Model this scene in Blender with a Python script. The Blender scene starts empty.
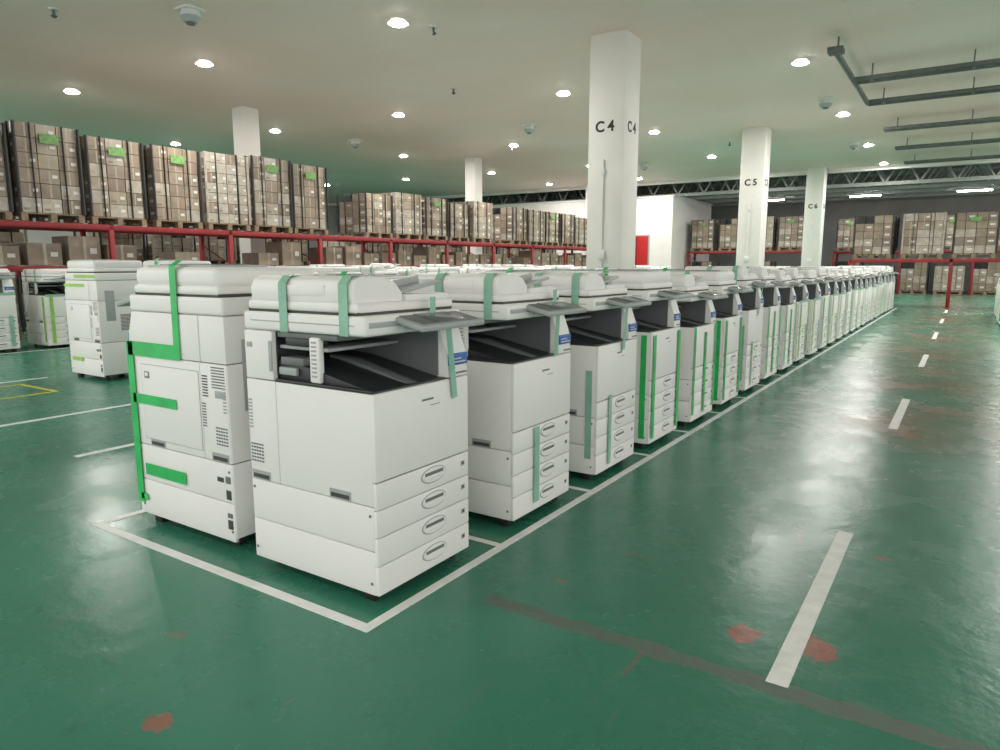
import bpy, bmesh, math, random
from mathutils import Vector, Matrix, Euler
random.seed(7)
S=bpy.context.scene
try:
    S.view_settings.view_transform='Standard'
    S.view_settings.look='None'
except Exception as e: print(e)

# ------------------------------------------------------------------ materials
MATS={}
def mat(name,col,rough=.5,metal=0,emit=None,es=0,coat=0,noise=0,nscale=8,bump=0):
    if name in MATS: return MATS[name]
    m=bpy.data.materials.new(name); m.use_nodes=True
    nt=m.node_tree; b=nt.nodes['Principled BSDF']
    b.inputs['Base Color'].default_value=(*col,1)
    b.inputs['Roughness'].default_value=rough
    b.inputs['Metallic'].default_value=metal
    if coat: b.inputs['Coat Weight'].default_value=coat; b.inputs['Coat Roughness'].default_value=.25
    if emit: b.inputs['Emission Color'].default_value=(*emit,1); b.inputs['Emission Strength'].default_value=es
    if noise or bump:
        tc=nt.nodes.new('ShaderNodeTexCoord'); n=nt.nodes.new('ShaderNodeTexNoise')
        n.inputs['Scale'].default_value=nscale; n.inputs['Detail'].default_value=4
        nt.links.new(tc.outputs['Object'],n.inputs['Vector'])
        if noise:
            r=nt.nodes.new('ShaderNodeValToRGB')
            r.color_ramp.elements[0].position=.3; r.color_ramp.elements[1].position=.7
            r.color_ramp.elements[0].color=(*[c*(1-noise) for c in col],1)
            r.color_ramp.elements[1].color=(*[min(1,c*(1+noise)) for c in col],1)
            nt.links.new(n.outputs['Fac'],r.inputs['Fac']); nt.links.new(r.outputs['Color'],b.inputs['Base Color'])
        if bump:
            bp=nt.nodes.new('ShaderNodeBump'); bp.inputs['Strength'].default_value=bump
            nt.links.new(n.outputs['Fac'],bp.inputs['Height']); nt.links.new(bp.outputs['Normal'],b.inputs['Normal'])
    MATS[name]=m; return m
WHITE=mat('copier_white',(.87,.855,.83),.48,noise=.02,nscale=3)
LGREY=mat('copier_light_grey',(.40,.42,.42),.45,noise=.05)
MGREY=mat('copier_mid_grey',(.16,.17,.175),.45,noise=.05)
DARK=mat('copier_dark',(.022,.023,.026),.4,noise=.2)
SEAM=mat('seam_dark',(.06,.06,.06),.7,noise=.1)
RUB=mat('rubber',(.012,.012,.012),.6,noise=.2)
SCREEN=mat('panel_screen',(.10,.12,.13),.12,noise=.05)
BLUE=mat('blue_label',(.02,.12,.42),.4,noise=.1,nscale=60)
MINT=mat('tape_mint',(.27,.52,.38),.35,noise=.12,nscale=12)
GREEN=mat('tape_green',(.02,.50,.11),.35,noise=.15,nscale=12)
LIME=mat('tape_lime',(.33,.62,.12),.4,noise=.12,nscale=12)
PAPER=mat('paper_label',(.62,.61,.57),.6,noise=.06)
TAGG=mat('green_tag',(.15,.30,.09),.6,noise=.25,nscale=20)
RED=mat('rack_red',(.26,.014,.018),.45,noise=.15,nscale=4)
REDD=mat('door_red',(.50,.02,.02),.45,noise=.06,nscale=3)
C1=mat('carton_a',(.25,.185,.13),.5,coat=.45,noise=.2,nscale=5)
C2=mat('carton_b',(.20,.145,.10),.5,coat=.45,noise=.2,nscale=5)
C3=mat('carton_c',(.31,.245,.175),.5,coat=.45,noise=.2,nscale=5)
CT=mat('carton_tape',(.38,.33,.25),.25,noise=.1)
WRAP=mat('stretch_wrapped_carton',(.38,.33,.27),.25,coat=.7,noise=.2,nscale=9)
WOOD=mat('pallet_wood',(.24,.17,.11),.8,noise=.25,nscale=14)
STRAP=mat('strap_dark',(.03,.03,.03),.5,noise=.2)
LINEW=mat('line_white',(.90,.89,.87),.45,noise=.08,nscale=16)
LINEY=mat('line_yellow',(.75,.62,.06),.4,noise=.14,nscale=16)
STEEL=mat('steel_grey',(.13,.14,.135),.5,metal=.3,noise=.15)
STEELL=mat('steel_light',(.40,.42,.41),.5,noise=.1)
TRUSSM=mat('truss_steel',(.30,.32,.30),.5,noise=.1)
BLACK=mat('black_paint',(.015,.015,.015),.6,noise=.1)
TRIMG=mat('fixture_white',(.7,.7,.67),.5,noise=.04)
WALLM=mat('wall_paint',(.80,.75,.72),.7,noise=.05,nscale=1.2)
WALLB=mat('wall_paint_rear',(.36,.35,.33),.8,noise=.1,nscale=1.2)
COLM=mat('column_paint',(.76,.735,.69),.55,noise=.04,nscale=1.5,bump=.03)
ROOFD=mat('roof_sheet',(.10,.10,.095),.8,noise=.2,nscale=1)
LAMP=mat('lamp_glow',(1,1,1),.5,emit=(1,.98,.93),es=60)

def ceiling_mat():
    m=bpy.data.materials.new('ceiling_paint'); m.use_nodes=True; nt=m.node_tree; b=nt.nodes['Principled BSDF']
    tc=nt.nodes.new('ShaderNodeTexCoord')
    n=nt.nodes.new('ShaderNodeTexNoise'); n.inputs['Scale'].default_value=.25; n.inputs['Detail'].default_value=5
    nt.links.new(tc.outputs['Object'],n.inputs['Vector'])
    r=nt.nodes.new('ShaderNodeValToRGB'); r.color_ramp.elements[0].position=.35; r.color_ramp.elements[1].position=.65
    r.color_ramp.elements[0].color=(.95,.72,.66,1); r.color_ramp.elements[1].color=(.97,.79,.74,1)
    nt.links.new(n.outputs['Fac'],r.inputs['Fac'])
    br=nt.nodes.new('ShaderNodeTexBrick'); br.offset=0; br.inputs['Scale'].default_value=1
    br.inputs['Brick Width'].default_value=1.8; br.inputs['Row Height'].default_value=.9; br.inputs['Mortar Size'].default_value=.004
    br.inputs['Color1'].default_value=(1,1,1,1); br.inputs['Color2'].default_value=(.98,.98,.98,1); br.inputs['Mortar'].default_value=(.9,.9,.9,1)
    nt.links.new(tc.outputs['Object'],br.inputs['Vector'])
    mx=nt.nodes.new('ShaderNodeMix'); mx.data_type='RGBA'; mx.blend_type='MULTIPLY'; mx.inputs[0].default_value=1
    nt.links.new(r.outputs['Color'],mx.inputs[6]); nt.links.new(br.outputs['Color'],mx.inputs[7])
    nt.links.new(mx.outputs[2],b.inputs['Base Color']); b.inputs['Roughness'].default_value=.6
    return m

def floor_mat():
    m=bpy.data.materials.new('green_epoxy_floor'); m.use_nodes=True; nt=m.node_tree; b=nt.nodes['Principled BSDF']
    N=nt.nodes.new; L=nt.links.new
    geo=N('ShaderNodeNewGeometry'); pos=geo.outputs['Position']
    def noise(sc,det=5,rough=.55,vec=None):
        n=N('ShaderNodeTexNoise'); n.inputs['Scale'].default_value=sc; n.inputs['Detail'].default_value=det; n.inputs['Roughness'].default_value=rough
        L(vec if vec else pos,n.inputs['Vector']); return n.outputs['Fac']
    def ramp(f,p0,c0,p1,c1):
        r=N('ShaderNodeValToRGB'); e=r.color_ramp.elements; e[0].position=p0; e[1].position=p1
        e[0].color=(*c0,1); e[1].color=(*c1,1); L(f,r.inputs['Fac']); return r.outputs['Color']
    def mth(op,a,bb=None,clamp=False):
        x=N('ShaderNodeMath'); x.operation=op; x.use_clamp=clamp
        for i,v in enumerate((a,bb)):
            if v is None: continue
            if isinstance(v,(int,float)): x.inputs[i].default_value=v
            else: L(v,x.inputs[i])
        return x.outputs[0]
    def mixc(f,a,c):
        x=N('ShaderNodeMix'); x.data_type='RGBA'
        L(f,x.inputs[0])
        L(a,x.inputs[6])
        if isinstance(c,tuple): x.inputs[7].default_value=(*c,1)
        else: L(c,x.inputs[7])
        return x.outputs[2]
    base=ramp(noise(.5,6),.3,(.034,.190,.122),.7,(.050,.240,.160))
    mp=N('ShaderNodeMapping'); mp.inputs['Scale'].default_value=(3.2,.5,1); mp.inputs['Rotation'].default_value=(0,0,.15); L(pos,mp.inputs['Vector'])
    sc=ramp(noise(1.3,9,.75,mp.outputs[0]),.55,(0,0,0),.80,(.55,.55,.55))
    col=mixc(sc,base,(.15,.21,.16))
    sc2=ramp(noise(9,8,.7),.58,(0,0,0),.74,(.45,.45,.45))
    col=mixc(sc2,col,(.028,.10,.065))
    mp2=N('ShaderNodeMapping'); mp2.inputs['Scale'].default_value=(26,2.2,1); mp2.inputs['Rotation'].default_value=(0,0,-.6); L(pos,mp2.inputs['Vector'])
    scr=mth('MULTIPLY',ramp(noise(1,3,.6,mp2.outputs[0]),.68,(0,0,0),.73,(.8,.8,.8)),ramp(noise(.7,3),.46,(0,0,0),.6,(1,1,1)))
    col=mixc(scr,col,(.19,.22,.18))
    sc3=ramp(noise(30,4,.6),.66,(0,0,0),.71,(.7,.7,.7))
    sc3=mth('MULTIPLY',sc3,ramp(noise(.9,3),.48,(0,0,0),.6,(1,1,1)))
    col=mixc(sc3,col,(.19,.22,.18))
    sep=N('ShaderNodeSeparateXYZ'); L(pos,sep.inputs[0]); X,Y=sep.outputs[0],sep.outputs[1]
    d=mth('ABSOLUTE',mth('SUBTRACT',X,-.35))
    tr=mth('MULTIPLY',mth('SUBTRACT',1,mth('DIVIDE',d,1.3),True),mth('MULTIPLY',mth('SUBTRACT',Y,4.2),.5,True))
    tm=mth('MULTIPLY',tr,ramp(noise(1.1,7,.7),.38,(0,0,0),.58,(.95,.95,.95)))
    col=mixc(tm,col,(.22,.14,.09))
    wob=mth('MULTIPLY',mth('SUBTRACT',noise(6,6,.7),.5),.09)
    dy=mth('ABSOLUTE',mth('ADD',mth('SUBTRACT',Y,2.06),wob))
    bm_=mth('MULTIPLY',mth('LESS_THAN',dy,.040),mth('GREATER_THAN',X,-1.42))
    bandf=mth('MULTIPLY',bm_,ramp(noise(14,6,.7),.25,(.45,.45,.45),.6,(.95,.95,.95)))
    col=mixc(bandf,col,(.13,.155,.125))
    nz=mth('MULTIPLY',mth('SUBTRACT',noise(16,6,.75),.5),.22)
    for (px,py,rx,ry,a) in [(-.535,2.33,.055,.06,.85),(-.31,2.36,.065,.08,.85),(-1.765,.955,.045,.035,.75),(-1.1,2.75,.05,.012,.4),(-.78,1.95,.008,.08,.35),(-.25,5.9,.05,.12,.4),(-2.15,1.25,.03,.02,.3),(-.2,3.3,.03,.02,.6),(-1.25,2.35,.03,.015,.4)]:
        ex=mth('DIVIDE',mth('SUBTRACT',X,px),rx); ey=mth('DIVIDE',mth('SUBTRACT',Y,py),ry)
        rr=mth('SQRT',mth('ADD',mth('MULTIPLY',ex,ex),mth('MULTIPLY',ey,ey)))
        f=mth('LESS_THAN',mth('ADD',rr,mth('MULTIPLY',nz,14)),1.0)
        col=mixc(mth('MULTIPLY',f,a),col,(.38,.115,.085))
    L(col,b.inputs['Base Color'])
    rr=ramp(noise(2.2,7,.65),.3,(.18,.18,.18),.75,(.36,.36,.36))
    L(mth('ADD',rr,mth('MULTIPLY',bandf,.25)),b.inputs['Roughness'])
    b.inputs['IOR'].default_value=1.43
    bp=N('ShaderNodeBump'); bp.inputs['Strength'].default_value=.11; bp.inputs['Distance'].default_value=.03
    L(noise(9,6,.6),bp.inputs['Height']); L(bp.outputs[0],b.inputs['Normal'])
    return m

# ------------------------------------------------------------------ builder
class MB:
    def __init__(s): s.v=[];s.f=[];s.m=[];s.sm=[];s.mats=[]
    def mi(s,m):
        if m not in s.mats: s.mats.append(m)
        return s.mats.index(m)
    def addbm(s,bm,m,smooth=False,M=None):
        if M is not None: bm.transform(M)
        o=len(s.v); i=s.mi(m); bm.verts.index_update()
        for v in bm.verts: s.v.append(tuple(v.co))
        for f in bm.faces:
            s.f.append([o+v.index for v in f.verts]); s.m.append(i); s.sm.append(smooth)
        bm.free()
    def box(s,x0,x1,y0,y1,z0,z1,m,bev=0,seg=2,rot=None,smooth=False):
        bm=bmesh.new(); bmesh.ops.create_cube(bm,size=1)
        bm.transform(Matrix.Diagonal((x1-x0,y1-y0,z1-z0,1)))
        if bev: bmesh.ops.bevel(bm,geom=list(bm.edges),offset=bev,segments=seg,profile=.5,affect='EDGES')
        M=Matrix.Translation(((x0+x1)/2,(y0+y1)/2,(z0+z1)/2))
        if rot: M=M@Euler(rot).to_matrix().to_4x4()
        s.addbm(bm,m,smooth,M)
    def cyl(s,p0,p1,r,m,seg=12,r2=None,smooth=True):
        p0=Vector(p0);p1=Vector(p1);d=p1-p0
        bm=bmesh.new(); bmesh.ops.create_cone(bm,cap_ends=True,segments=seg,radius1=r,radius2=r if r2 is None else r2,depth=d.length)
        M=Matrix.Translation((p0+p1)/2)@d.to_track_quat('Z','Y').to_matrix().to_4x4()
        s.addbm(bm,m,smooth,M)
    def prism(s,prof,a0,a1,axis,m,bev=0,seg=2,smooth=False):
        bm=bmesh.new()
        def P(p,a): return (p[0],a,p[1]) if axis=='y' else (a,p[0],p[1])
        A=[bm.verts.new(P(p,a0)) for p in prof]; B=[bm.verts.new(P(p,a1)) for p in prof]
        bm.faces.new(A); bm.faces.new(B[::-1]); n=len(prof)
        for i in range(n): bm.faces.new([A[i],B[i],B[(i+1)%n],A[(i+1)%n]])
        bmesh.ops.recalc_face_normals(bm,faces=bm.faces)
        if bev: bmesh.ops.bevel(bm,geom=list(bm.edges),offset=bev,segments=seg,profile=.5,affect='EDGES')
        s.addbm(bm,m,smooth)
    def strip(s,p0,p1,w,m):
        p0=Vector(p0);p1=Vector(p1);w=Vector(w)*.5
        o=len(s.v); s.v+= [tuple(p0-w),tuple(p0+w),tuple(p1+w),tuple(p1-w)]
        s.f.append([o,o+1,o+2,o+3]); s.m.append(s.mi(m)); s.sm.append(False)
    def mesh(s,name):
        me=bpy.data.meshes.new(name); me.from_pydata(s.v,[],s.f)
        for m in s.mats: me.materials.append(m)
        me.polygons.foreach_set('material_index',s.m); me.polygons.foreach_set('use_smooth',s.sm)
        me.update()
        if any(s.sm):
            try: me.set_sharp_from_angle(angle=math.radians(40))
            except Exception: pass
        return me
def obj(name,me,loc=(0,0,0),rz=0,sc=(1,1,1),parent=None):
    o=bpy.data.objects.new(name,me); S.collection.objects.link(o)
    o.location=loc; o.rotation_euler=(0,0,rz); o.scale=sc
    if parent: o.parent=parent
    return o

# ------------------------------------------------------------------ copier
def copier(kind):
    b=MB()
    for x in (-.27,.27):
        for y in (-.21,.21):
            b.cyl((x,y-.014,.03),(x,y+.014,.03),.03,RUB,14)
            b.box(x-.022,x+.022,y-.02,y+.02,.035,.07,DARK)
    b.box(.24,.30,-.25,-.22,.0,.062,RUB,.004); b.box(.24,.30,.22,.25,.0,.062,RUB,.004)
    b.box(-.335,.335,-.268,.268,.055,.795,SEAM)
    for sg in (-1,1):
        y0,y1=(-.28,-.264) if sg<0 else (.264,.28)
        b.box(-.346,.337,y0,y1,.045,.213,WHITE,.004)
        b.box(-.346,.337,y0,y1,.216,.383,WHITE,.004)
        b.box(-.346,-.172,y0,y1,.386,.80,WHITE,.004)
        b.box(-.169,.337,y0,y1,.386,.80,WHITE,.004)
        ye=-.281 if sg<0 else .281
        def yy(a): return sorted((ye,ye+sg*a))
        for (gx,gz) in ((.17,.405),(-.28,.405)):
            a=yy(.0015); b.box(gx-.055,gx+.055,a[0],a[1],gz-.018,gz+.018,LGREY,0)
            a=yy(.003); b.box(gx-.047,gx+.047,a[0],a[1],gz-.012,gz+.004,SEAM,0)
        for k in range(6):
            for q in range(5):
                a=yy(.002); z=.46+k*.014; x=-.335+q*.016; b.box(x,x+.01,a[0],a[1],z,z+.006,MGREY)
        for k in range(9):
            z=.60+k*.014; a=yy(.002); b.box(-.338,-.318,a[0],a[1],z,z+.006,LGREY)
        for sx in (-.33,.32):
            b.cyl((sx,ye,.09),(sx,ye+sg*.002,.09),.006,MGREY,8)
            b.cyl((sx,ye,.35),(sx,ye+sg*.002,.35),.006,MGREY,8)
    # closed (+y) side
    b.box(-.16,.26,.2805,.283,.42,.76,WHITE,.002)
    b.box(-.163,.263,.2795,.2812,.417,.763,LGREY)
    b.box(.20,.235,.283,.285,.70,.73,MGREY); b.box(.205,.23,.2835,.286,.708,.726,WHITE)
    for k in range(8):
        b.box(-.22,-.185,.2805,.2825,.66+k*.012,.665+k*.012,SEAM)
        b.box(-.335,-.25,.2805,.2825,.70+k*.012,.705+k*.012,MGREY)
    for k in range(9): b.box(-.20,-.175,.2805,.2825,.53+k*.012,.535+k*.012,MGREY)
    for k,(z0,z1) in enumerate(((.10,.14),(.15,.17),(.23,.27),(.30,.33))):
        b.box(-.335,-.305,.2805,.284,z0,z1,MGREY if k%2 else SEAM,.001)
    b.box(-.29,-.25,.2805,.284,.30,.32,SEAM,.001)
    b.box(-.334,-.27,.2805,.284,.66,.69,LGREY,.001)
    # rear skin
    b.box(-.35,-.336,-.276,.276,.06,.383,WHITE,.004); b.box(-.35,-.336,-.276,.276,.387,.80,WHITE,.004)
    for k in range(12): b.box(-.352,-.35,-.18,.05,.5+k*.014,.507+k*.014,SEAM)
    b.box(-.354,-.35,.1,.2,.6,.9,LGREY,.002); b.box(-.353,-.35,-.2,-.1,.72,.77,MGREY)
    # drawers
    zt=[.045,.16,.268,.372,.475]
    for i in range(4):
        z0,z1=zt[i]+.0015,zt[i+1]-.0015
        b.box(.336,.353,-.28,.28,z0,z1,WHITE,.004)
        zc=(z0+z1)/2+.008
        X90=Euler((0,math.pi/2,0)).to_matrix().to_4x4()
        bm=bmesh.new(); bmesh.ops.create_cone(bm,cap_ends=True,segments=24,radius1=1,radius2=.9,depth=1)
        b.addbm(bm,LGREY,False,Matrix.Translation((.354,.045,zc))@X90@Matrix.Diagonal((.034,.08,.003,1)))
        bm=bmesh.new(); bmesh.ops.create_cone(bm,cap_ends=True,segments=24,radius1=1,radius2=1,depth=1)
        b.addbm(bm,WHITE,False,Matrix.Translation((.3555,.045,zc+.001))@X90@Matrix.Diagonal((.029,.072,.002,1)))
        b.box(.3555,.3572,-.012,.102,zc+.002,zc+.015,MGREY,.0)
        b.box(.356,.3605,-.02,.11,zc-.014,zc,WHITE,.004)
        b.box(.353,.3540,.225,.25,zc-.010,zc+.010,LGREY)
        b.box(.3535,.3555,.232,.243,zc-.004,zc+.006,SEAM)
    # front cover
    b.box(.334,.354,-.28,.28,.478,.80,WHITE,.006)
    b.box(.354,.3548,-.02,.05,.735,.743,MGREY)
    b.box(.354,.3548,.03,.09,.712,.716,LGREY)
    # inner tray
    b.box(-.175,.337,-.272,.15,.796,.806,DARK,.003)
    b.prism([(.31,.806),(-.175,.806),(-.175,.885),(-.05,.875)],-.255,.145,'y',DARK,.004)
    b.prism([(.325,.806),(-.10,.806),(-.10,.892),(.02,.88)],-.06,.0,'y',MGREY,.006)
    b.box(-.17,.337,-.278,-.268,.80,.812,DARK,.002)
    # rear column, right post, inner walls
    b.box(-.348,-.18,-.279,.279,.803,.997,WHITE,.006)
    b.box(-.1795,-.172,-.26,.15,.81,.995,DARK)
    b.box(-.20,-.181,-.2825,-.279,.84,.96,LGREY,.002)
    b.box(-.33,-.30,-.2825,-.279,.93,.95,LGREY,.001)
    b.prism([(.352,.803),(-.176,.803),(-.176,.997),(.31,.997),(.345,.90)],.152,.28,'y',WHITE,.005)
    b.box(-.17,.30,.142,.1525,.81,.995,MGREY)
    b.box(.335,.3535,.155,.278,.850,.898,BLUE,.003)
    b.box(.353,.3542,.17,.265,.860,.866,PAPER); b.box(.353,.3542,.17,.235,.874,.879,PAPER)
    b.box(.335,.3545,.20,.27,.815,.822,MGREY)
    # exit shelf, ribbed guide, internals
    b.box(-.17,.10,-.25,.141,.93,.944,LGREY,.004)
    b.box(-.17,.16,-.26,.141,.975,.997,MGREY,.004)
    b.box(-.12,.05,-.262,-.2,.945,.975,DARK,.003)
    b.box(.02,.075,-.272,-.245,.812,.985,WHITE,.008)
    for k in range(9): b.box(.035,.06,-.2745,-.271,.835+k*.016,.842+k*.016,LGREY)
    b.box(-.16,-.06,-.268,-.22,.83,.86,LGREY,.004); b.box(-.15,-.02,-.265,-.2,.87,.90,MGREY,.004)
    # scanner
    b.box(-.345,.32,-.28,.28,1.0,1.073,WHITE,.012,3)
    b.box(-.32,.28,-.27,.27,1.07,1.086,SEAM)
    b.box(.315,.3225,-.26,.05,1.03,1.05,LGREY,.002)
    b.box(-.30,.27,-.2815,-.279,1.036,1.040,LGREY)
    # ADF
    b.box(-.32,.285,-.276,.276,1.080,1.118,WHITE,.014,3)
    if kind.get('adf',0)==0:
        b.prism([(-.272,1.11),(-.276,1.165),(-.262,1.198),(-.225,1.212),(-.12,1.210),(-.05,1.19),(-.01,1.15),(-.005,1.11)],-.30,.262,'x',WHITE,.012,3,True)
        b.box(-.10,.12,-.2775,-.272,1.14,1.18,WHITE,.003)
        b.box(-.25,.2,-.14,-.137,1.205,1.2115,LGREY)
        b.box(-.305,-.24,-.03,.272,1.11,1.175,WHITE,.014,3)
        b.box(-.24,.25,-.03,.268,1.112,1.130,LGREY,.006)
        b.box(-.225,.225,-.02,.273,1.155,1.171,LGREY,.006,rot=(.15,0,0))
        b.box(-.15,-.135,.03,.22,1.166,1.198,LGREY,.003,rot=(.15,0,0))
        b.box(.135,.15,.03,.22,1.166,1.198,LGREY,.003,rot=(.15,0,0))
        b.box(-.12,.12,.0,.24,1.167,1.1735,MGREY,.002,rot=(.15,0,0))
        b.box(.18,.27,.0,.26,1.116,1.14,WHITE,.006)
        zt_=1.2145
    else:
        b.box(-.31,.275,-.276,.273,1.11,1.195,WHITE,.03,4,smooth=True)
        b.box(-.24,.22,-.05,.24,1.188,1.204,LGREY,.006)
        b.box(-.19,.19,.0,.2,1.2,1.208,MGREY,.004)
        zt_=1.1975
    # operation panel
    R=(0,.22,0)
    b.box(.24,.335,-.06,.22,1.02,1.05,LGREY,.008,2)
    b.box(.29,.45,-.12,.27,1.028,1.052,LGREY,.008,2,rot=R)
    b.box(.305,.435,-.10,.25,1.050,1.055,MGREY,.002,rot=R)
    b.box(.318,.424,-.02,.17,1.0535,1.0575,SCREEN,.001,rot=R)
    # ---- tape
    def adf_tape(x,m,w=.045,zb=1.0):
        b.strip((x,-.2835,zt_-.03),(x,-.2835,zb),(w,0,0),m)
        b.strip((x,-.2835,zt_-.03),(x,-.258,zt_-.002),(w,0,0),m)
        b.strip((x,-.258,zt_-.002),(x,-.21,zt_+.002),(w,0,0),m)
        b.strip((x,-.21,zt_+.002),(x,-.12,zt_+.001),(w,0,0),m)
    def front(y,z0,z1,m,w=.04): b.strip((.3625,y,z0),(.3625,y,z1),(0,w,0),m)
    def side(x0,z0,x1,z1,m,w=.04,sg=-1):
        p0=Vector((x0,sg*.287,z0));p1=Vector((x1,sg*.287,z1)); d=(p1-p0).normalized()
        b.strip(p0,p1,Vector((d.z,0,-d.x))*w,m)
    def band_front(z,m,y0=-.28,y1=.28,w=.035): b.strip((.3628,y0,z),(.3628,y1,z),(0,0,w),m)
    k=kind['tape']
    if k==1:
        adf_tape(-.10,MINT); adf_tape(.22,MINT)
        b.strip((.40,.09,1.02),(.362,.165,.83),(0,.035,.01),MINT); b.strip((.362,.165,.83),(.3605,.18,.72),(0,.035,.004),MINT)
        b.strip((.325,.09,1.13),(.325,.09,1.01),(0,.035,0),MINT)
    elif k==2:
        adf_tape(-.08,MINT); adf_tape(.21,MINT); front(-.08,.09,.47,MINT,.05)
        b.strip((.40,.05,1.02),(.362,.10,.80),(0,.04,.01),MINT)
        b.strip((.325,.15,1.13),(.325,.15,1.0),(0,.04,0),MINT)
    elif k==3:
        adf_tape(-.05,MINT); adf_tape(.2,MINT); front(-.12,.08,.50,MINT,.04); side(.3,.14,.3,.66,MINT)
        b.strip((.40,.0,1.02),(.362,.05,.75),(0,.04,.01),MINT)
    elif k==4:
        adf_tape(.1,GREEN); front(.0,.09,.74,GREEN,.05); side(.2,.12,.2,.74,GREEN,.04); front(.26,.1,.8,GREEN,.035); front(-.26,.1,.8,GREEN,.035)
    elif k==5:
        adf_tape(.1,MINT); adf_tape(-.2,MINT); front(-.2,.08,.78,LIME,.05); side(.28,.10,.28,.78,LIME,.05); front(.2,.08,.5,MINT,.05)
        band_front(.80,MINT)
    elif k==6:
        side(.335,.10,.335,.86,GREEN,.05,1)
        side(.35,.83,-.04,.83,GREEN,.065,1); side(.335,.60,.0,.60,GREEN,.045,1); side(.28,.27,-.03,.27,GREEN,.055,1)
        side(.335,.13,.28,.13,GREEN,.03,1)
        b.strip((-.03,.2875,.80),(-.03,.2835,1.20),(.045,0,0),GREEN)
        b.strip((-.03,.2835,1.20),(-.03,.24,1.225),(.045,0,0),GREEN)
        b.strip((.3625,.28,.83),(.3625,.0,.83),(0,0,.05),GREEN)
    elif k==7:
        for sg in (1,-1):
            side(.1,1.04,-.34,1.04,LIME,.03,sg); side(.34,.95,-.1,.95,LIME,.03,sg); side(.3,.2,.05,.2,LIME,.04,sg)
        front(.1,.1,.7,LIME,.04)
    elif k==8:
        front(-.24,.08,.78,GREEN,.05); front(.24,.08,.78,GREEN,.05); adf_tape(0,GREEN); side(.3,.08,.3,.78,GREEN,.04)
    return b.mesh('copier_mesh_%d_%d'%(k,kind.get('adf',0)))
CM={}
def cm(k,a=0):
    if (k,a) not in CM: CM[(k,a)]=copier({'tape':k,'adf':a})
    return CM[(k,a)]
def place(x_front,y0,face,k,a=0,sz=1.0,jit=True,sx=1.0):
    jx=random.uniform(-.012,.012) if jit else 0; jr=random.uniform(-.012,.012) if jit else 0
    cx=x_front-.35*sx if face>0 else x_front+.35*sx
    return obj('office_copier',cm(k,a),(cx+jx,y0+.28,0),(0 if face>0 else math.pi)+jr,(sx,1,sz))
ys=[1.77,2.69,3.58,4.42,5.25]
while ys[-1]+.83<23.2: ys.append(ys[-1]+.83)
kseq=[1,2,3,8,4]+[random.choice([5,3,8,4,5,4,8]) for _ in range(40)]
for i,y in enumerate(ys):
    place(-1.70,y,1,kseq[i],0 if i<2 or random.random()<.55 else 1,1.0 if i<2 else random.uniform(.97,1.03),i>1)
for i,y in enumerate(ys):
    place(-3.31 if i==0 else -3.27,y+(.03 if i==0 else .1),-1,6 if i in(0,3,7) else random.choice([3,4,5,6]),1 if i==0 else random.choice([0,1]),1.04 if i==0 else random.uniform(.97,1.03),i>0,1.06 if i==0 else 1.0)
for i in range(21):
    if i<2: place(-8.4,3.9+.86*i,-1,7 if i==0 else 6,1,1.09)
    else: place(-7.7,3.9+.86*i,1,random.choice([2,3,4,5,7,8]),random.choice([0,1]),random.uniform(.97,1.04))
for i in range(18):
    place(-9.2,6.5+.86*i,-1,random.choice([3,4,6]),random.choice([0,1]),random.uniform(.97,1.04))
for i in range(19):
    y=4.1+.95*i
    place(-11.5,y,1,random.choice([2,3,5,7]),random.choice([0,1]),random.uniform(1.0,1.08))
for i in range(5):
    place(.66,17.9+.86*i,-1,random.choice([6,8]),random.choice([0,1]),random.uniform(.97,1.03))

# ------------------------------------------------------------------ floor + lines
b=MB(); b.box(-34,12,-8,42,-.2,0,floor_mat()); obj('floor',b.mesh('floor'))
def line_obj(name,rects,m):
    b=MB()
    for (x0,x1,y0,y1) in rects: b.box(x0,x1,y0,y1,0.0005,.0025,m)
    return obj(name,b.mesh(name))
R=[(-1.66,-1.618,1.62,23.8),(-3.455,-3.41,1.62,23.8),(-3.41,-1.66,1.62,1.665)]
for i in range(len(ys)):
    ydiv=ys[i]+.56+ (.16 if i<3 else .11)
    R.append((-3.41,-1.66,ydiv,ydiv+.035))
line_obj('floor_marking_bay',R,LINEW)
line_obj('floor_marking_aisle_dashes',[(-.405,-.340,2.08+4*i,3.54+4*i) for i in range(6)],LINEW)
line_obj('floor_marking_left_dashes',[(-4.84,-4.78,2.2+4*i,3.6+4*i) for i in range(-1,6)],LINEW)
line_obj('floor_marking_storage',[(-6.27,-6.21,-2,22),(-8.59,-8.54,-2,3.7),(-11.42,-11.37,-2,22)],LINEW)
line_obj('floor_marking_yellow',[(-8.3,-7.5,3.3,3.34),(-8.3,-8.26,2.4,3.3),(-7.54,-7.5,2.4,3.3),(-8.26,-7.54,2.4,2.44)],LINEY)

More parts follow.
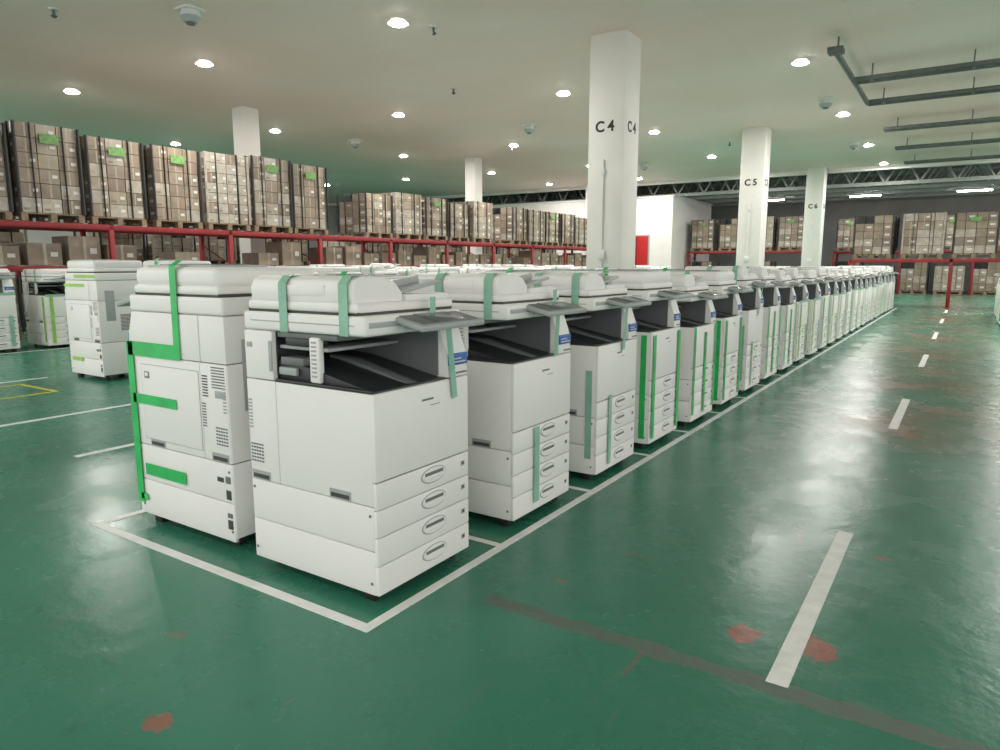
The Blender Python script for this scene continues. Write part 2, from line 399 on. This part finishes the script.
# ------------------------------------------------------------------ shell
H=5.0
b=MB(); b.box(-34,9,-6,31,H,H+.2,ceiling_mat()); obj('ceiling',b.mesh('ceiling'))
b=MB(); b.box(-34,9,31,41,6.0,6.2,ROOFD); obj('ceiling_rear_roof',b.mesh('roof'))
b=MB(); b.box(-34,9,30.95,31.2,4.85,6.0,WALLM); obj('trim_bulkhead',b.mesh('bulkhead'))
b=MB(); b.box(-34.2,-34,-6,41,0,6.2,WALLM); obj('wall_left',b.mesh('wl'))
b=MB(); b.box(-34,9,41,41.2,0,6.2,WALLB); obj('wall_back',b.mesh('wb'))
b=MB(); b.box(-22,-11.3,31.3,37,0,4.3,WALLM); b.box(-22.05,-11.25,31.25,37.05,4.3,4.38,TRIMG); obj('wall_office_room',b.mesh('room'))
b=MB(); b.box(-13.5,-12.4,31.22,31.29,0,2.6,REDD,.01); b.box(-13.56,-12.34,31.25,31.3,0,2.66,STEELL)
b.box(-12.6,-12.5,31.17,31.22,1.0,1.12,STEELL,.01); b.box(-12.97,-12.95,31.21,31.222,.02,2.58,BLACK); obj('door_1',b.mesh('door'))
b=MB()
for Y in (32.2,34.2,36.2,38.5):
    for z in (4.45,5.5): b.box(-33,9,Y-.06,Y+.06,z-.07,z+.07,TRUSSM)
    x=-33
    while x<8.4:
        b.cyl((x,Y,4.45),(x+.6,Y,5.5),.04,TRUSSM,6); b.cyl((x+.6,Y,5.5),(x+1.2,Y,4.45),.04,TRUSSM,6); x+=1.2
for X in range(-32,9,4): b.box(X-.06,X+.06,31.3,40.9,5.62,5.76,STEEL)
for Y in (32.2,34.2,36.2,38.5):
    for X in (-33,8.8): b.box(X-.1,X+.1,Y-.1,Y+.1,0,5.6,STEELL)
obj('roof_truss',b.mesh('truss'))
def text_mesh(s,size):
    cu=bpy.data.curves.new('t','FONT'); cu.body=s; cu.size=size; cu.align_x='CENTER'; cu.extrude=.002; cu.offset=.006; cu.space_character=.95
    o=bpy.data.objects.new('t',cu); S.collection.objects.link(o)
    bpy.context.view_layer.update(); dg=bpy.context.evaluated_depsgraph_get()
    me=bpy.data.meshes.new_from_object(o.evaluated_get(dg)); bpy.data.objects.remove(o)
    me.materials.clear(); me.materials.append(BLACK); return me
for cx,names,s in ((-5.2,('C 4','C 5','C 6'),.32),(-14.9,(None,)*3,.22)):
    for cy,nm in zip((11.4,20.9,30.4),names):
        b=MB()
        b.box(cx-s,cx+s,cy-s,cy+s,0,H,COLM,.015,2)
        b.box(cx-s-.01,cx+s+.01,cy-s-.01,cy+s+.01,0,.12,STEEL)
        if nm:
            b.cyl((cx-.02,cy-s-.02,.2),(cx-.02,cy-s-.02,3.0),.012,TRIMG,8)
            b.box(cx-.08,cx+.04,cy-s-.05,cy-s,1.35,1.5,TRIMG,.01)
            b.box(cx-.05,cx+.01,cy-s-.04,cy-s,2.75,2.85,TRIMG,.01)
        c=obj('support_column',b.mesh('col'))
        if nm:
            t=obj('label_front',text_mesh(nm,.24),(cx-.02,cy-s-.004,3.45)); t.rotation_euler=(math.pi/2,0,0); t.parent=c
            t=obj('label_side',text_mesh(nm,.24),(cx+s+.004,cy,3.45)); t.rotation_euler=(math.pi/2,0,math.pi/2); t.parent=c

# ------------------------------------------------------------------ ceiling fixtures and lamps
b=MB()
bm=bmesh.new(); bmesh.ops.create_cone(bm,cap_ends=False,segments=28,radius1=.16,radius2=.11,depth=.04)
b.addbm(bm,TRIMG,True,Matrix.Translation((0,0,-.02)))
b.cyl((0,0,-.06),(0,0,-.002),.11,LAMP,20)
lampme=b.mesh('downlight')
for i,X in enumerate((-25.4,-20.8,-16.5,-12.2,-7.7,-2.9,1.7,6.2)):
    for j,Y in enumerate((-1.9,3.5,8.8,14.2,19.6,25.0,29.8)):
        if X>5 and Y<3: continue
        if X>-4 and Y<9: continue
        if X>-13 and 3<Y<4: continue
        if X<-20 and j%2==0: continue
        yy=Y+(X+7.7)*.07
        p=obj('ceiling_downlight',lampme,(X,yy,H-.002))
        e=125
        if abs(X+2.9)<.1 and Y<15: e=60
        if abs(X+2.9)<.1 and Y>18: e=125
        ld=bpy.data.lights.new('bulb','AREA'); ld.shape='DISK'; ld.size=.2; ld.energy=e; ld.color=(1,.975,.93)
        lo=bpy.data.objects.new('bulb',ld); S.collection.objects.link(lo); lo.parent=p; lo.location=(0,0,-.065)
for X in (-20,-12,-8,-4,0,4):
    ld=bpy.data.lights.new('bulb','AREA'); ld.shape='RECTANGLE'; ld.size=1.2; ld.size_y=.12; ld.energy=35
    b=MB(); b.box(-.65,.65,-.09,.09,0,.07,TRIMG,.01); b.cyl((-.5,0,.07),(-.5,0,1.3),.01,STEEL,6); b.cyl((.5,0,.07),(.5,0,1.3),.01,STEEL,6); b.cyl((-.6,0,-.03),(.6,0,-.03),.02,LAMP,8)
    p=obj('batten_light',b.mesh('batten'),(X,35.3,4.3)); 
    lo=bpy.data.objects.new('tube',ld); S.collection.objects.link(lo); lo.parent=p; lo.location=(0,0,-.06)
b=MB()
b.box(-.16,.16,-.16,.16,-.04,0,TRIMG,.01); b.cyl((0,0,-.04),(0,0,-.12),.13,TRIMG,8,.15); b.cyl((0,0,-.12),(0,0,-.2),.15,LGREY,8,.10); b.cyl((0,0,-.2),(0,0,-.23),.06,MGREY,10)
fx=b.mesh('diff')
for p in ((-9.9,6.7),(-10.2,16.9),(-3.0,18.0),(-15.8,16.0),(-3.2,24.6),(-10.4,25.6)): obj('ceiling_siren',fx,(p[0],p[1],H))
b=MB(); b.cyl((0,0,0),(0,0,-.10),.02,STEEL,8); b.cyl((0,0,0),(0,0,-.02),.07,TRIMG,12); b.cyl((0,0,-.1),(0,0,-.13),.05,STEEL,10,.02)
sp=b.mesh('spr')
for p in ((-11.6,5.6),(-7.4,9.3),(-9.5,12.6),(-12.4,19.5),(-6.4,22.5)): obj('ceiling_sprinkler',sp,(p[0],p[1],H))
b=MB(); zr=4.72
for Y in (15.3,17.5,21.1,24.6,28.2):
    for dz in (0,.3): b.cyl((-2.1,Y+dz,zr),(8.8,Y+dz,zr),.04,STEEL,8)
    x=-1.8
    while x<8.8: b.cyl((x,Y+.15,zr),(x,Y+.15,H),.014,STEEL,6); b.box(x-.03,x+.03,Y-.03,Y+.33,zr-.03,zr+.01,STEEL); x+=1.6
b.cyl((-2.1,13.2,zr),(-2.1,17.65,zr),.05,STEEL,8); b.box(-2.22,-1.98,13.1,13.35,zr-.03,zr+.06,STEEL,.01)
b.cyl((-2.1,13.4,zr),(-2.1,13.4,H),.015,STEEL,6)
obj('ceiling_conduit_rack',b.mesh('conduit'))

# ------------------------------------------------------------------ pallet loads
def load(w,d,h,nx,ny,nz,wrap=0,seed=0,label=True):
    rnd=random.Random(seed); b=MB()
    for k in range(7):
        x=-w/2+k*(w-.1)/6; b.box(x,x+.1,-d/2,d/2,.11,.13,WOOD)
    for y in (-d/2+.05,0,d/2-.05):
        b.box(-w/2,w/2,y-.05,y+.05,.0,.02,WOOD); b.box(-w/2,w/2,y-.05,y+.05,.09,.11,WOOD)
        for x in (-w/2+.06,0,w/2-.06): b.box(x-.06,x+.06,y-.05,y+.05,.02,.09,WOOD)
    bw,bd,bh=(w-.04)/nx,(d-.04)/ny,(h-.14)/nz
    for i in range(nx):
        for j in range(ny):
            for k in range(nz):
                if 0<i<nx-1 and 0<j<ny-1 and k<nz-1: continue
                if k==nz-1 and rnd.random()<.08: continue
                x=-w/2+.02+i*bw; y=-d/2+.02+j*bd; z=.135+k*bh; g=.005+rnd.random()*.006
                m=WRAP if rnd.random()<(.6 if wrap else .22) else rnd.choice([C1,C1,C2,C3])
                b.box(x+g,x+bw-g,y+g,y+bd-g,z+.002,z+bh-.006,m)
                for sx in (0,1):
                    if (sx==0 and i==0) or (sx==1 and i==nx-1):
                        X=x+g-.002 if sx==0 else x+bw-g+.002
                        b.strip((X,y+bd*.5,z+.01),(X,y+bd*.5,z+bh-.01),(0,.03,0),CT)
                        if rnd.random()<.6: b.strip((X*1.002,y+bd*.75,z+bh*.4),(X*1.002,y+bd*.75,z+bh*.62),(0,bd*.26,0),PAPER)
                        if rnd.random()<.5: b.strip((X*1.002,y+bd*.25,z+bh*.15),(X*1.002,y+bd*.25,z+bh*.3),(0,bd*.3,0),C2)
                for sy in (0,1):
                    if (sy==0 and j==0) or (sy==1 and j==ny-1):
                        Y=y+g-.002 if sy==0 else y+bd-g+.002
                        b.strip((x+bw*.5,Y,z+.01),(x+bw*.5,Y,z+bh-.01),(.03,0,0),CT)
                        if rnd.random()<.6: b.strip((x+bw*.75,Y*1.002,z+bh*.4),(x+bw*.75,Y*1.002,z+bh*.62),(bw*.26,0,0),PAPER)
    for sx in (-1,1):
        for sy in (-1,1):
            cm_=WRAP if wrap else STRAP
            b.box(sx*w/2-.01,sx*w/2+.01,sy*d/2-.025,sy*d/2+.025,.13,h-.01,cm_); b.box(sx*w/2-.025,sx*w/2+.025,sy*d/2-.01,sy*d/2+.01,.13,h-.01,cm_)
    for q in (-.25,.25):
        b.box(q*w-.006,q*w+.006,-d/2-.004,d/2+.004,.12,h+.002,STRAP); b.box(-w/2-.004,w/2+.004,q*d-.006,q*d+.006,.12,h+.002,STRAP)
    if label:
        b.box(w/2+.004,w/2+.008,-.12,.18,h*.80,h*.90,TAGG); b.box(-.15,.12,-d/2-.008,-d/2-.004,h*.80,h*.90,TAGG)
    return b.mesh('load')
TALL=[load(1.05,1.02,1.52,2,3,6,0,s,True) for s in (1,2,3)]
TALLW=[load(1.05,1.02,1.52,3,4,7,1,9,False)]
MID=[load(1.05,1.02,1.22,2,3,5,0,s,s==4) for s in (4,5)]+[load(1.05,1.02,1.25,3,3,5,1,6,False)]
LOW=[load(1.05,1.02,1.1,2,3,4,0,8,False),load(1.05,1.02,.95,2,2,3,1,11,False)]
def rack(name,length,bay,levels,top,depth=1.1):
    b=MB(); n=max(1,round(length/bay)); bl=length/n
    for i in range(n+1):
        x=i*bl
        for y in (0,depth-.08):
            b.box(x-.045,x+.045,y,y+.08,0,top,RED,.006); b.box(x-.08,x+.08,y-.03,y+.11,0,.012,RED)
        z=.25
        while z+.5<top:
            b.cyl((x,.06,z),(x,depth-.06,z+.45),.016,RED,6); b.box(x-.015,x+.015,.06,depth-.06,z-.015,z+.015,RED); z+=.5
    for lv in levels:
        for y in (.0,depth-.06):
            b.box(.0,length,y,y+.05,lv-.11,lv-.01,RED,.005)
        x=.2
        while x<length: b.box(x,x+.08,.02,depth-.02,lv-.012,lv-.001,STEELL); x+=.55
    return obj(name,b.mesh(name))
r=rack('pallet_rack',30-2.,2.55,(1.25,2.0),1.99); r.rotation_euler=(0,0,math.pi/2); r.location=(-13.3,2.0,0)
y=2.62; k=0
while y<29.4:
    if y<12.6: me=TALLW[0] if k==6 else TALL[k%3]
    else: me=MID[k%3]
    if k not in (9,15,): obj('pallet_of_cartons',me,(-13.86+random.uniform(-.05,.05),y,2.0),random.uniform(-.04,.04),(1,1,random.uniform(1.02,1.09) if y<12.6 else random.uniform(.92,1.04)))
    if k%5!=3: obj('pallet_of_cartons',random.choice(LOW),(-13.86,y,0.0),random.uniform(-.02,.02))
    y+=1.17 if y<12 else 1.2; k+=1
for y in [2.6+.68*i for i in range(38)]:
    if random.random()<.85:
        b=MB(); hh=random.uniform(.25,.56); b.box(-.3,.3,-.28,.28,0,hh,random.choice([C1,C2,C3]),.005); b.strip((.302,0,.0),(.302,0,hh),(0,.05,0),CT); b.strip((-.3,0,hh+.001),(.3,0,hh+.001),(0,.05,0),CT); b.strip((.303,.15,hh*.4),(.303,.15,hh*.6),(0,.12,0),PAPER)
        obj('carton',b.mesh('carton'),(-13.8,y,1.251))
r=rack('pallet_rack',30-2.,2.55,(1.25,),1.24); r.rotation_euler=(0,0,math.pi/2); r.location=(-16.2,2.0,0)
y=2.62; k=0
while y<29.4:
    if k%6!=4: obj('pallet_of_cartons',LOW[(k//2)%2],(-16.76,y,1.25),random.uniform(-.03,.03))
    obj('pallet_of_cartons',LOW[k%2],(-16.76,y,0))
    y+=1.25; k+=1
r=rack('pallet_rack',10.8,2.7,(1.45,),1.44); r.location=(-3.1,24.7,0)
x=-2.5; k=0
while x<7.4:
    obj('pallet_of_cartons',MID[(k+1)%3],(x,25.25,1.45),random.uniform(-.02,.02),(1,1,1.08))
    if k not in (1,2): obj('pallet_of_cartons',LOW[k%2],(x,25.25,0.0),random.uniform(-.02,.02),(1,1,1.05))
    x+=1.32; k+=1
r=rack('pallet_rack',5.4,2.7,(1.9,),1.89); r.location=(-11.1,33.0,0)
for k in range(4):
    obj('pallet_of_cartons',MID[k%3],(-10.45+1.3*k,33.55,1.9),0,(1,1,1.2)); obj('pallet_of_cartons',LOW[k%2],(-10.45+1.3*k,33.55,0),0,(1,1,1.3))
r=rack('pallet_rack',13.5,2.7,(1.9,),1.89); r.location=(-5.2,36.0,0)
for k in range(10):
    obj('pallet_of_cartons',MID[k%3],(-4.6+1.33*k,36.55,1.9),0,(1,1,1.2)); obj('pallet_of_cartons',LOW[k%2],(-4.6+1.33*k,36.55,0),0,(1,1,1.3))

# ------------------------------------------------------------------ world + camera
W=bpy.data.worlds.new('World'); S.world=W; W.use_nodes=True
W.node_tree.nodes['Background'].inputs[0].default_value=(1,.975,.95,1); W.node_tree.nodes['Background'].inputs[1].default_value=1.8
cd=bpy.data.cameras.new('camera'); cam=bpy.data.objects.new('camera',cd); S.collection.objects.link(cam); S.camera=cam
cd.sensor_width=36; cd.lens=25.2; cd.clip_end=200
cam.location=(0,0,1.25)
cam.rotation_euler=(math.radians(90-8.9),0,math.radians(33.4))
